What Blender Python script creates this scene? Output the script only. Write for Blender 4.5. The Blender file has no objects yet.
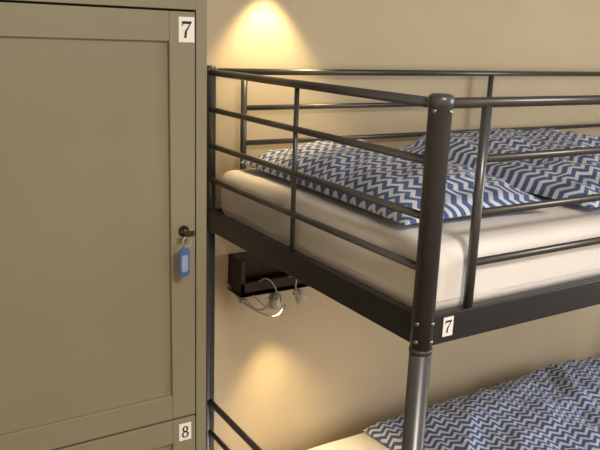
import bpy, bmesh, math
from mathutils import Vector, Matrix, noise

S = bpy.context.scene
S.view_settings.view_transform = 'Standard'

# ------------------------------------------------------------------ helpers
def srgb(r, g, b):
    f = lambda c: (c/255/12.92) if c/255 <= .04045 else ((c/255+.055)/1.055)**2.4
    return (f(r), f(g), f(b), 1)

def empty(name, loc=(0, 0, 0)):
    o = bpy.data.objects.new(name, None); o.empty_display_size = .1
    o.location = loc
    S.collection.objects.link(o); return o

def finish(bm, name, mat, parent=None, smooth=False, bevel=0):
    bmesh.ops.recalc_face_normals(bm, faces=bm.faces)
    me = bpy.data.meshes.new(name); bm.to_mesh(me); bm.free()
    if mat: me.materials.append(mat)
    if smooth:
        for p in me.polygons: p.use_smooth = True
    o = bpy.data.objects.new(name, me); S.collection.objects.link(o)
    if bevel:
        m = o.modifiers.new('bev', 'BEVEL'); m.width = bevel; m.segments = 3; m.limit_method = 'ANGLE'
    if parent: o.parent = parent
    return o

def add_box(bm, a, b):
    a = Vector(a); b = Vector(b); c = (a+b)/2; s = b-a
    bmesh.ops.create_cube(bm, size=1, matrix=Matrix.Translation(c) @ Matrix.Diagonal((abs(s.x), abs(s.y), abs(s.z), 1)))

def box(name, a, b, mat, parent=None, bevel=0.0):
    bm = bmesh.new(); add_box(bm, a, b)
    return finish(bm, name, mat, parent, bevel=bevel)

def tube_bm(bm, p, q, r, seg=20, r2=None):
    p = Vector(p); q = Vector(q); d = q-p
    M = Matrix.Translation((p+q)/2) @ d.to_track_quat('Z', 'Y').to_matrix().to_4x4()
    bmesh.ops.create_cone(bm, cap_ends=True, segments=seg, radius1=r, radius2=r if r2 is None else r2, depth=d.length, matrix=M)

def tube(name, p, q, r, mat, parent=None, seg=24, r2=None):
    bm = bmesh.new(); tube_bm(bm, p, q, r, seg, r2)
    o = finish(bm, name, mat, parent)
    for pl in o.data.polygons:
        if len(pl.vertices) == 4: pl.use_smooth = True
    return o

def lathe(name, prof, loc, mat, parent=None, seg=32, rot=None):
    bm = bmesh.new(); rings = []
    for r, z in prof:
        rings.append([bm.verts.new((r*math.cos(2*math.pi*i/seg), r*math.sin(2*math.pi*i/seg), z)) for i in range(seg)])
    for a, b in zip(rings, rings[1:]):
        for i in range(seg):
            bm.faces.new((a[i], a[(i+1) % seg], b[(i+1) % seg], b[i]))
    bm.faces.new(rings[0]); bm.faces.new(rings[-1])
    M = Matrix.Translation(loc)
    if rot: M = M @ rot.to_4x4()
    bmesh.ops.transform(bm, matrix=M, verts=bm.verts)
    return finish(bm, name, mat, parent, smooth=True)

def cable(name, pts, r, mat, parent=None):
    cu = bpy.data.curves.new(name, 'CURVE'); cu.dimensions = '3D'; cu.bevel_depth = r; cu.bevel_resolution = 3
    sp = cu.splines.new('NURBS'); sp.points.add(len(pts)-1); sp.use_endpoint_u = True; sp.order_u = 3
    for i, p in enumerate(pts): sp.points[i].co = (*p, 1)
    cu.materials.append(mat)
    o = bpy.data.objects.new(name, cu); S.collection.objects.link(o)
    if parent: o.parent = parent
    return o

# ------------------------------------------------------------------ materials
def mat(name, col, rough=.5, metal=0, var=.06, scale=8, bump=0, bscale=200, spec=.5, coat=0):
    m = bpy.data.materials.new(name); m.use_nodes = True
    N = m.node_tree.nodes; L = m.node_tree.links; b = N['Principled BSDF']
    b.inputs['Roughness'].default_value = rough; b.inputs['Metallic'].default_value = metal
    b.inputs['Specular IOR Level'].default_value = spec; b.inputs['Coat Weight'].default_value = coat
    tc = N.new('ShaderNodeTexCoord')
    n = N.new('ShaderNodeTexNoise'); n.inputs['Scale'].default_value = scale; n.inputs['Detail'].default_value = 4
    L.new(tc.outputs['Object'], n.inputs['Vector'])
    r = N.new('ShaderNodeValToRGB')
    c = col
    r.color_ramp.elements[0].position = .3; r.color_ramp.elements[1].position = .7
    r.color_ramp.elements[0].color = (c[0]*(1-var), c[1]*(1-var), c[2]*(1-var), 1)
    r.color_ramp.elements[1].color = (min(1, c[0]*(1+var)), min(1, c[1]*(1+var)), min(1, c[2]*(1+var)), 1)
    L.new(n.outputs['Fac'], r.inputs['Fac']); L.new(r.outputs['Color'], b.inputs['Base Color'])
    if bump:
        n2 = N.new('ShaderNodeTexNoise'); n2.inputs['Scale'].default_value = bscale; n2.inputs['Detail'].default_value = 3
        L.new(tc.outputs['Object'], n2.inputs['Vector'])
        bp = N.new('ShaderNodeBump'); bp.inputs['Strength'].default_value = bump; bp.inputs['Distance'].default_value = .002
        L.new(n2.outputs['Fac'], bp.inputs['Height']); L.new(bp.outputs['Normal'], b.inputs['Normal'])
    return m

def chevron(name, axis, wl=.042, period=.034, amp=.55, rot=0):
    m = bpy.data.materials.new(name); m.use_nodes = True
    N = m.node_tree.nodes; L = m.node_tree.links; b = N['Principled BSDF']
    b.inputs['Roughness'].default_value = .85; b.inputs['Sheen Weight'].default_value = .1
    def M(op, a, c=None, **k):
        n = N.new('ShaderNodeMath'); n.operation = op
        for i, v in enumerate((a, c)):
            if v is None: continue
            if isinstance(v, (int, float)): n.inputs[i].default_value = v
            else: L.new(v, n.inputs[i])
        return n.outputs[0]
    tc = N.new('ShaderNodeTexCoord')
    mp = N.new('ShaderNodeMapping'); mp.inputs['Rotation'].default_value = (0, 0, rot)
    L.new(tc.outputs['Object'], mp.inputs['Vector'])
    nz = N.new('ShaderNodeTexNoise'); nz.inputs['Scale'].default_value = 7; nz.inputs['Detail'].default_value = 2
    L.new(mp.outputs['Vector'], nz.inputs['Vector'])
    sx = N.new('ShaderNodeSeparateXYZ'); L.new(mp.outputs['Vector'], sx.inputs[0])
    u, v = (sx.outputs[0], sx.outputs[1]) if axis == 'x' else (sx.outputs[1], sx.outputs[0])
    wob = M('MULTIPLY', M('SUBTRACT', nz.outputs['Fac'], .5), .03)
    z = M('MULTIPLY', sx.outputs[2], .5)
    tri = M('MULTIPLY', M('PINGPONG', M('ADD', u, wob), wl/2), amp*2)
    s = M('ADD', M('ADD', v, M('ADD', wob, z)), tri)
    fr = M('PINGPONG', M('DIVIDE', s, period/2), 1.0)
    r = N.new('ShaderNodeValToRGB')
    r.color_ramp.elements[0].position = .48; r.color_ramp.elements[1].position = .60
    r.color_ramp.elements[0].color = srgb(70, 95, 152); r.color_ramp.elements[1].color = srgb(208, 215, 230)
    L.new(fr, r.inputs['Fac']); L.new(r.outputs['Color'], b.inputs['Base Color'])
    n2 = N.new('ShaderNodeTexNoise'); n2.inputs['Scale'].default_value = 25; L.new(tc.outputs['Object'], n2.inputs['Vector'])
    bp = N.new('ShaderNodeBump'); bp.inputs['Strength'].default_value = .5; bp.inputs['Distance'].default_value = .008
    L.new(n2.outputs['Fac'], bp.inputs['Height']); L.new(bp.outputs['Normal'], b.inputs['Normal'])
    return m

M_wall = mat('wall_paint', srgb(216, 200, 171), .8, var=.03, scale=3, bump=.15, bscale=120)
M_ceil = mat('ceiling_paint', srgb(225, 218, 205), .9, var=.02)
M_floor = mat('floor_laminate', srgb(112, 86, 60), .45, var=.2, scale=5)
M_metal = mat('gunmetal_powder_coat', srgb(88, 89, 92), .33, metal=.5, var=.05, scale=30, spec=.7)
M_metalf = mat('black_steel_frame', srgb(48, 48, 51), .4, metal=.4, var=.05, scale=30)
M_cap = mat('plastic_cap', srgb(60, 60, 62), .45, var=.04)
M_bolt = mat('bolt_zinc', srgb(150, 148, 142), .3, metal=1)
M_cab = mat('cabinet_paint', srgb(138, 133, 113), .45, var=.03, scale=4, bump=.06, bscale=60)
M_dark = mat('plinth_and_gap_shade', srgb(40, 36, 30), .8)  # plinth colour, also used to paint shade into the door gaps
M_sheet = mat('sheet_cotton', srgb(238, 234, 233), .9, var=.02, scale=10, bump=.25, bscale=35)
M_white = mat('label_paper', srgb(240, 240, 238), .6, var=.01)
M_ink = mat('label_ink', srgb(18, 18, 20), .6, var=.01)
M_tag = mat('blue_plastic', srgb(70, 100, 158), .3, var=.05)
M_tagp = mat('tag_paper', srgb(140, 158, 190), .5, var=.05)
M_brass = mat('dark_key_metal', srgb(84, 76, 66), .35, metal=1)
M_wood = mat('dark_walnut', srgb(52, 34, 24), .5, var=.3, scale=12)
M_slat = mat('birch_slat', srgb(190, 160, 115), .6, var=.1)
M_wplast = mat('white_plastic', srgb(222, 220, 214), .35, var=.02)
M_cord = mat('grey_cord', srgb(172, 168, 162), .45, var=.03)
M_silver = mat('brushed_silver', srgb(190, 188, 182), .3, metal=.7)
M_chy = chevron('zigzag_cotton_pillow', 'y')
M_chx = chevron('zigzag_cotton_duvet', 'x', rot=.1)
M_chl = chevron('zigzag_cotton_duvet_lower', 'x', rot=.25)
M_bulb = bpy.data.materials.new('lamp_bulb_glow'); M_bulb.use_nodes = True
_b = M_bulb.node_tree.nodes['Principled BSDF']; _b.inputs['Emission Color'].default_value = (1, .75, .4, 1); _b.inputs['Emission Strength'].default_value = 6

# ------------------------------------------------------------------ camera
TOP = 1.75
X = Vector((1200, 145, -730)); Y = Vector((-467, 205, -730)).normalized()
Z = X.cross(Y).normalized(); X = Y.cross(Z)
R = Matrix(((X.x, X.y, X.z), (Y.x, Y.y, Y.z), (Z.x, Z.y, Z.z)))   # camera orientation
cam = bpy.data.objects.new('camera', bpy.data.cameras.new('camera')); S.collection.objects.link(cam)
cam.matrix_world = Matrix.Translation(Vector((0, 0, TOP)) - R @ Vector((.271, .2455, -1.4))) @ R.to_4x4()
cam.data.sensor_width = 36; cam.data.lens = 43.8; cam.data.clip_start = .02
S.camera = cam

# ------------------------------------------------------------------ room
YW = 1.12; XL = -1.75; XR = 3.2; YF = -2.6; H = 2.55
box('floor', (XL-.1, YF-.1, -.08), (XR+.1, YW+.1, 0), M_floor)
box('ceiling', (XL-.1, YF-.1, H), (XR+.1, YW+.1, H+.08), M_ceil)
box('wall_back', (XL-.1, YW, 0), (XR+.1, YW+.1, H), M_wall)
box('wall_left', (XL-.1, YF, 0), (XL, YW, H), M_wall)
WY0, WY1, WZ0, WZ1 = -2.2, -.5, .9, 2.25
bm = bmesh.new()
add_box(bm, (XR, YF, 0), (XR+.1, WY0, H)); add_box(bm, (XR, WY1, 0), (XR+.1, YW, H))
add_box(bm, (XR, WY0, 0), (XR+.1, WY1, WZ0)); add_box(bm, (XR, WY0, WZ1), (XR+.1, WY1, H))
finish(bm, 'wall_right', M_wall)
box('wall_front', (XL-.1, YF-.1, 0), (XR+.1, YF, H), M_wall)
added_win = empty('added_window_1', (0, 0, 0))  # unseen window, added to give the fill light a source
bm = bmesh.new()
for a, b in (((WY0, WZ0), (WY0+.06, WZ1)), ((WY1-.06, WZ0), (WY1, WZ1)), ((WY0, WZ0), (WY1, WZ0+.06)), ((WY0, WZ1-.06), (WY1, WZ1)), (((WY0+WY1)/2-.03, WZ0), ((WY0+WY1)/2+.03, WZ1))):
    add_box(bm, (XR+.02, a[0], a[1]), (XR+.08, b[0], b[1]))
finish(bm, 'added_window_frame', M_wplast, added_win)
box('baseboard_back', (-.34, YW-.012, 0), (XR, YW, .07), M_white)

# ------------------------------------------------------------------ bunk bed
bed = empty('bunk_bed')
W = 1.058; LEN = 2.45; RP = .0235
def z(h): return TOP-h
HR = (.013, .127, .241, .350)
for i, (px, py) in enumerate(((0, 0), (0, W), (LEN, 0), (LEN, W))):
    lathe(f'post_upper_{i+1}', [(RP*.2, TOP+.007), (RP*.8, TOP+.006), (RP*1.03, TOP+.002), (RP*1.10, TOP-.003), (RP*1.10, TOP-.016), (RP, TOP-.018), (RP, TOP-.52)], (px, py, 0), M_metal, bed)
    lathe(f'post_collar_{i+1}', [(RP*.9, TOP-.517), (RP*1.05, TOP-.519), (RP*1.05, TOP-.528), (RP*.9, TOP-.530)], (px, py, 0), M_cap, bed)
    lathe(f'post_lower_{i+1}', [(RP*.99, TOP-.53), (RP*.99, .02), (RP*1.1, .019), (RP*1.1, 0)], (px, py, 0), M_metal, bed)
for lvl, off in (('upper', 0), ('lower', 1.12)):
    for e, px in enumerate((0, LEN)):
        for i, h in enumerate(HR):
            tube(f'end_rail_{lvl}_{e}_{i}', (px, .015, z(h+off)), (px, W-.015, z(h+off)), .0105 if i == 0 else .0085, M_metal, bed)
        tube(f'end_spindle_{lvl}_{e}', (px, W/2, z(HR[0]+off)), (px, W/2, z(.45+off)), .0065, M_metal, bed)
        box(f'end_frame_{lvl}_{e}', (px-.012, .02, z(.515+off)), (px+.012, W-.02, z(.448+off)), M_metalf, bed, .003)
    for s, py in enumerate((0, W)):
        box(f'side_frame_{lvl}_{s}', (.02, py-.012, z(.515+off)), (LEN-.02, py+.012, z(.448+off)), M_metalf, bed, .003)
        if lvl == 'lower': continue
        tube(f'guard_top_{s}', (.015, py, z(.012)), (LEN-.015, py, z(.012)), .0105, M_metal, bed)
        for k, vx in enumerate((.125, 1.23, 2.33)):
            tube(f'guard_upright_{s}_{k}', (vx, py, z(.018)), (vx, py, z(.46)), .0105, M_metal, bed)
        for i, h in enumerate(HR[1:]):
            tube(f'guard_rail_{s}_{i}', (.125, py, z(h)), (2.33, py, z(h)), .0085, M_metal, bed)
    bm = bmesh.new()
    for i in range(18):
        x0 = .07+i*.131
        add_box(bm, (x0, .012, z(.49+off)), (x0+.06, W-.012, z(.475+off)))
    finish(bm, f'slats_{lvl}', M_slat, bed)
def bolt(i, p, d):
    p = Vector(p); d = Vector(d).normalized()
    lathe(f'bolt_{i}', [(.0055, 0), (.0055, .0015), (.004, .003), (.001, .0036)], p, M_bolt, bed, 16, d.to_track_quat('Z', 'Y').to_matrix())
k = 0
for h in (.026, .46, .50):
    for dx, dy in ((-1, -.35), (.25, -1)):
        d = Vector((dx, dy, 0)).normalized()
        bolt(k, Vector((0, 0, z(h)))+d*(RP*1.0), d); k += 1

def glyph(bm, ch, cx, cz, y, s, t=.0006):
    def poly(pts):
        vs = [bm.verts.new((cx+p[0]*s, y-t, cz+p[1]*s)) for p in pts]
        f = bm.faces.new(vs)
    if ch == '7':
        poly([(-.30, .5), (.32, .5), (.32, .42), (.27, .34), (-.22, .34), (-.27, .22), (-.32, .22)])
        poly([(.20, .34), (.32, .42), (.02, -.1), (-.02, -.5), (-.18, -.5), (-.12, -.1)])
    else:
        for oz, ry, rx in ((.24, .26, .25), (-.24, .28, .30)):
            n = 28; o = []; q = []
            for i in range(n):
                a = 2*math.pi*i/n
                o.append(bm.verts.new((cx+math.cos(a)*rx*s, y-t, cz+(oz+math.sin(a)*ry)*s)))
                q.append(bm.verts.new((cx+math.cos(a)*(rx-.14)*s, y-t, cz+(oz+math.sin(a)*(ry-.09))*s)))
            for i in range(n):
                bm.faces.new((o[i], o[(i+1) % n], q[(i+1) % n], q[i]))
def label(name, ch, cx, cz, y, w, h, parent):
    box(name, (cx-w/2, y-.0008, cz-h/2), (cx+w/2, y, cz+h/2), M_white, parent)
    bm = bmesh.new(); glyph(bm, ch, cx, cz, y-.0008, h*.66)
    finish(bm, name+'_digit', M_ink, parent)
label('number_label', '7', .060, z(.478), -.0125, .028, .043, bed)

# ------------------------------------------------------------------ mattresses
def soft_slab(name, x0, x1, y0, y1, z0, z1, matl, rad=.05, wr=.004, seed=0):
    bm = bmesh.new(); cx, cy = (x0+x1)/2, (y0+y1)/2; hx, hy = (x1-x0)/2, (y1-y0)/2; hz = (z1-z0)/2; cz = (z0+z1)/2
    bmesh.ops.create_cube(bm, size=2)
    bmesh.ops.subdivide_edges(bm, edges=bm.edges, cuts=79, use_grid_fill=True)
    for v in bm.verts:
        c = Vector([math.sin(a*math.pi/2) for a in v.co])
        p = Vector((c.x*hx, c.y*hy, c.z*hz))
        inner = Vector((max(-hx+rad, min(hx-rad, p.x)), max(-hy+rad, min(hy-rad, p.y)), max(-hz+rad, min(hz-rad, p.z))))
        d = p-inner
        if d.length > 1e-6:
            p = inner+d.normalized()*min(rad, max(abs(d.x), abs(d.y), abs(d.z)))
        q = Vector((p.x+cx, p.y+cy, p.z+cz))
        w = noise.fractal(Vector((q.x*5+seed, q.y*5, q.z*6)), .8, 2, 3)*wr
        w += abs(noise.noise(Vector((q.x*3+q.y*4+seed, q.y*2, q.z*2))))*wr*1.4
        topf = 1 if p.z > -hz*.5 else 0
        nrm = d.normalized() if d.length > 1e-6 else Vector((0, 0, 1))
        q += nrm*w*topf
        v.co = q
    return finish(bm, name, matl, None, smooth=True)

MT = z(.318)
soft_slab('mattress', .022, LEN-.022, .022, W-.022, z(.4735), MT, M_sheet, rad=.04, wr=.003, seed=3)
soft_slab('mattress', .022, LEN-.022, .022, W-.022, z(.4735+1.12), z(.315+1.11), M_sheet, rad=.035, wr=.003, seed=8)

# ------------------------------------------------------------------ pillow
def pillow(name, c, hx, hy, T, matl, rotz=0, seed=0, zbase=0, wr=.010, pw=2.6, low=.3, ex=.55):
    bm = bmesh.new(); n = 90
    def f(u, v): return (max(0, 1-abs(u)**pw)**ex)*(max(0, 1-abs(v)**(pw+.6))**(ex-.05))
    def xy(u, v):
        return hx*u*(1-.05*(1-v*v)*abs(u)**3), hy*v*(1-.05*(1-u*u)*abs(v)**3)
    grids = []
    for side in (1, -1):
        g = []
        for i in range(n+1):
            row = []
            for j in range(n+1):
                u = math.sin((i/n-.5)*math.pi); v = math.sin((j/n-.5)*math.pi)
                x, y = xy(u, v); t = f(u, v)
                w = noise.fractal(Vector((x*6+seed, y*6, side)), .8, 2, 3)*wr
                w += -abs(noise.noise(Vector((x*9-y*5+seed, y*3+x*2, 7))))*wr*1.3
                zz = side*T*((1-low) if side > 0 else low)*t + (w*min(1, t*1.8) if side > 0 else 0)
                row.append((x, y, zz))
            g.append(row)
        grids.append(g)
    V = {}
    for s in (0, 1):
        for i in range(n+1):
            for j in range(n+1):
                if s == 1 and (i in (0, n) or j in (0, n)): V[s, i, j] = V[0, i, j]
                else: V[s, i, j] = bm.verts.new(grids[s][i][j])
    for s in (0, 1):
        for i in range(n):
            for j in range(n):
                try: bm.faces.new((V[s, i, j], V[s, i+1, j], V[s, i+1, j+1], V[s, i, j+1]))
                except ValueError: pass
    o = finish(bm, name, matl, None, smooth=True)
    o.location = (c[0], c[1], zbase+T*low); o.rotation_euler = (0, 0, rotz)
    return o
pillow('pillow', (.308, .568), .238, .43, .108, M_chy, rotz=-.03, seed=1.3, zbase=MT+.006, low=.16, wr=.013)
pillow('duvet', (1.01, .555), .39, .455, .118, M_chx, rotz=.02, seed=5.1, zbase=MT+.006, wr=.026, low=.12, pw=3.2, ex=.5)
pillow('duvet', (1.38, .53), .73, .475, .125, M_chl, rotz=0, seed=9.4, zbase=z(.315+1.11)+.006, wr=.024, low=.1, pw=4, ex=.5)

# ------------------------------------------------------------------ wardrobe lockers
cab = empty('locker_cabinet')
CX0, CX1, CY, CZ = -1.0, -.346, .313, 2.06
box('carcass', (CX0, CY+.022, .06), (CX1, YW-.002, CZ), M_cab, cab, .002)
box('plinth', (CX0+.01, CY+.05, 0), (CX1-.01, YW-.01, .06), M_dark, cab)
D0, D1 = CX0+.03, -.373
def door(nm, z0, z1):
    bm = bmesh.new(); st = .054; y0, y1 = CY, CY+.02
    add_box(bm, (D0, y0, z0), (D0+st, y1, z1)); add_box(bm, (D1-st, y0, z0), (D1, y1, z1))
    finish(bm, nm+'_stiles', M_cab, cab, bevel=.0018)
    bm = bmesh.new()
    add_box(bm, (D0+st, y0+.0005, z0), (D1-st, y1, z0+st+.003)); add_box(bm, (D0+st, y0+.0005, z1-st-.003), (D1-st, y1, z1))
    finish(bm, nm+'_rails', M_cab, cab, bevel=.0015)
    box(nm+'_panel', (D0+st-.003, y0+.009, z0+st-.003), (D1-st+.003, y1, z1-st+.003), M_cab, cab)
door('door_number_7', 1.022, 1.892)
door('door_number_8', .15, 1.017)
bm = bmesh.new()
add_box(bm, (D1+.003, CY+.002, .06), (CX1, CY+.022, CZ)); add_box(bm, (CX0, CY+.002, .06), (D0-.003, CY+.022, CZ))
add_box(bm, (D0-.003, CY+.002, 1.896), (D1+.003, CY+.022, CZ)); add_box(bm, (D0-.003, CY+.002, .06), (D1+.003, CY+.022, .146))
finish(bm, 'face_frame', M_cab, cab, bevel=.001)
box('gap_shade_sheet', (D0-.004, CY+.0195, .146), (D1+.004, CY+.0225, 1.897), M_dark, cab)  # dark sheet behind the doors, paints the shade in their gaps
label('door_label_7', '7', -.391, 1.858, CY, .033, .048, cab)
label('door_label_8', '8', -.398, .984, CY, .029, .042, cab)
L = Vector((-.399, CY, 1.451))
RX = Matrix.Rotation(math.pi/2, 3, 'X')
lathe('lock_escutcheon', [(.012, -.001), (.012, .002), (.009, .004), (.006, .010), (.005, .011)], L, M_brass, cab, 24, RX)
bm = bmesh.new()
tube_bm(bm, L+Vector((0, -.005, 0)), L+Vector((0, -.026, 0)), .002, 10)
add_box(bm, L+Vector((-.012, -.034, -.004)), L+Vector((.010, -.0315, .008)))
add_box(bm, L+Vector((-.004, -.032, -.004)), L+Vector((.004, -.024, .004)))
finish(bm, 'key', M_brass, cab, bevel=.0008)
def ring(nm, c, r, rr, rot, m):
    bm = bmesh.new(); n = 28; k = 8; vs = []
    for i in range(n):
        a = 2*math.pi*i/n
        vs.append([bm.verts.new(((r+rr*math.cos(2*math.pi*j/k))*math.cos(a), (r+rr*math.cos(2*math.pi*j/k))*math.sin(a), rr*math.sin(2*math.pi*j/k))) for j in range(k)])
    for i in range(n):
        for j in range(k):
            bm.faces.new((vs[i][j], vs[(i+1) % n][j], vs[(i+1) % n][(j+1) % k], vs[i][(j+1) % k]))
    bmesh.ops.transform(bm, matrix=Matrix.Translation(c) @ rot.to_4x4(), verts=bm.verts)
    return finish(bm, nm, m, cab, smooth=True)
KY = L.y-.032
TX = L.x-.012
ring('key_ring', (L.x-.006, KY, L.z-.014), .011, .0012, Matrix.Rotation(math.pi/2, 3, 'X') @ Matrix.Rotation(.3, 3, 'Y'), M_silver)
def capsule(nm, cx, cz, y0, y1, w, h, m, r):
    bm = bmesh.new(); pts = []
    for (sx, sz, a0) in ((1, 1, 0), (-1, 1, 90), (-1, -1, 180), (1, -1, 270)):
        for i in range(7):
            a = math.radians(a0+15*i); pts.append((cx+sx*(w/2-r)+r*math.cos(a), cz+sz*(h/2-r)+r*math.sin(a)))
    f = [bm.verts.new((p[0], y0, p[1])) for p in pts]; b = [bm.verts.new((p[0], y1, p[1])) for p in pts]
    bm.faces.new(f); bm.faces.new(b[::-1]); n = len(pts)
    for i in range(n): bm.faces.new((f[i], f[(i+1) % n], b[(i+1) % n], b[i]))
    return finish(bm, nm, m, cab, bevel=.0006)
capsule('key_tag', TX, L.z-.057, KY-.002, KY+.002, .022, .064, M_tag, .0105)
capsule('key_tag_window', TX, L.z-.060, KY-.0026, KY-.0018, .014, .036, M_tagp, .004)

# ------------------------------------------------------------------ wall shelf with clip lamps
sh = empty('wall_shelf')
SX0, SX1, SY0, SZ0, SZ1 = .105, .49, 1.02, .985, 1.115
bm = bmesh.new()
add_box(bm, (SX0, SY0, SZ0), (SX1, YW-.002, SZ0+.018)); add_box(bm, (SX0, SY0, SZ0), (SX1, SY0+.016, SZ0+.05))
add_box(bm, (SX0, SY0, SZ0), (SX0+.016, YW-.002, SZ1)); add_box(bm, (SX1-.016, SY0, SZ0), (SX1, YW-.002, SZ1))
add_box(bm, (SX0, YW-.016, SZ0), (SX1, YW-.002, SZ1))
finish(bm, 'shelf_box', M_wood, sh, bevel=.0015)

def clip_lamp(base, head, aim):
    e = empty('clip_lamp')
    b = Vector(base); h = Vector(head); a = Vector(aim).normalized()
    bm = bmesh.new()
    add_box(bm, b+Vector((-.008, -.012, -.004)), b+Vector((.008, .022, .002)))
    add_box(bm, b+Vector((-.008, -.012, -.022)), b+Vector((.008, .012, -.017)))
    add_box(bm, b+Vector((-.006, -.010, -.02)), b+Vector((.006, -.006, 0)))
    finish(bm, 'clip', M_silver, e, bevel=.001)
    cable('neck', [b+Vector((0, -.01, -.01)), b+Vector((0, -.035, -.02)), h+Vector((0, -.02, .03)), h-a*.02], .0034, M_silver, e)
    rot = a.to_track_quat('Z', 'Y').to_matrix()
    lathe('shade', [(.006, -.026), (.009, -.024), (.010, -.012), (.019, .010), (.022, .024), (.020, .024), (.017, .012), (.008, -.010)], h, M_wplast, e, 28, rot)
    lathe('bulb', [(.003, -.006), (.009, 0), (.010, .008), (.006, .015), (.002, .017)], h, M_bulb, e, 20, rot)
    return e
LA = Vector((.2305, 1.0, .9625)); LB = Vector((.324, 1.0, .968))
clip_lamp((LA.x-.005, SY0, SZ0), LA, (0.05, .15, -1))
clip_lamp((LB.x, SY0, SZ0), LB, (.5, -.2, -.8))
cab2 = empty('power_cable')
cable('cord_1', [(.097, 1.115, 1.016), (.115, 1.08, .975), (.140, 1.03, .945), (.19, 1.0, .915), (.24, .985, .905), (.265, .99, .945)], .0030, M_cord, cab2)
cable('cord_2', [(.135, 1.105, .985), (.16, 1.08, .94), (.20, 1.06, .905), (.228, 1.03, .94), (.22, 1.015, .987)], .0028, M_cord, cab2)
cable('cord_3', [(.175, 1.018, 1.035), (.185, 1.0, 1.06), (.225, .99, 1.02), (.23, .99, .985)], .0028, M_cord, cab2)
cable('cord_4', [(.29, 1.018, 1.035), (.318, 1.0, 1.045), (.300, .99, .99), (.327, .995, .975)], .0028, M_cord, cab2)
cable('cord_5', [(.150, 1.016, .99), (.18, .995, .955), (.21, .99, .935), (.26, .99, .965), (.245, 1.016, .99)], .0028, M_cord, cab2)
box('cord_switch', (.118, 1.045, .955), (.146, 1.057, .967), M_cord, cab2, .002)

# upper reading spotlight on the wall
ul = empty('wall_spotlight')
LX, LZ = .228, 2.07
lathe('mount', [(.03, 0), (.03, .012), (.02, .018), (.005, .02)], (LX, YW, LZ+.08), M_silver, ul, 28, RX)
tube('arm', (LX, YW-.015, LZ+.08), (LX, YW-.09, LZ+.055), .006, M_silver, ul)
lathe('shade', [(.012, .06), (.02, .055), (.025, .03), (.032, 0), (.030, 0), (.022, .03), (.01, .045)], (LX, YW-.10, LZ), M_silver, ul)
def spot(nm, loc, aim, E, ang, blend, col, rad=.012):
    l = bpy.data.lights.new(nm, 'SPOT'); l.energy = E; l.spot_size = math.radians(ang); l.spot_blend = blend; l.color = col; l.shadow_soft_size = rad
    o = bpy.data.objects.new(nm, l); S.collection.objects.link(o); o.location = loc
    o.rotation_euler = Vector(aim).to_track_quat('-Z', 'Y').to_euler(); return o
spot('wall_spotlight_beam', (LX, YW-.10, LZ-.01), (0, .08, -1), 15, 84, .65, (1, .72, .34), .02)
spot('clip_lamp_beam', tuple(LA+Vector((.01, 0, -.03))), (.12, -.10, -1), 25, 78, .95, (1, .72, .34), .02)

# ------------------------------------------------------------------ general light
def area(nm, loc, aim, E, sx, sy, col):
    l = bpy.data.lights.new(nm, 'AREA'); l.shape = 'RECTANGLE'; l.size = sx; l.size_y = sy; l.energy = E; l.color = col
    o = bpy.data.objects.new(nm, l); S.collection.objects.link(o); o.location = loc
    o.rotation_euler = Vector(aim).to_track_quat('-Z', 'Y').to_euler(); return o
area('added_window_fill', (XR-.02, (WY0+WY1)/2, (WZ0+WZ1)/2), (-1, 0.05, -.1), 64, 1.6, 1.3, (.92, .96, 1))  # added fill light standing in for daylight from the unseen window
cl = empty('added_ceiling_lamp')  # unseen ceiling lamp, added to brighten the room
lathe('added_lamp_disc', [(.16, 0), (.17, -.02), (.15, -.05), (.08, -.06)], (-.3, -1.3, H), M_wplast, cl)
area('added_ceiling_fill', (-.3, -1.3, H-.08), (0, 0, -1), 38, .4, .4, (1, .90, .77))  # added warm fill below the unseen lamp
w = bpy.data.worlds.new('world'); S.world = w; w.use_nodes = True
sky = w.node_tree.nodes.new('ShaderNodeTexSky'); sky.sky_type = 'NISHITA'; sky.sun_disc = False
w.node_tree.links.new(sky.outputs[0], w.node_tree.nodes['Background'].inputs[0]); w.node_tree.nodes['Background'].inputs[1].default_value = .15
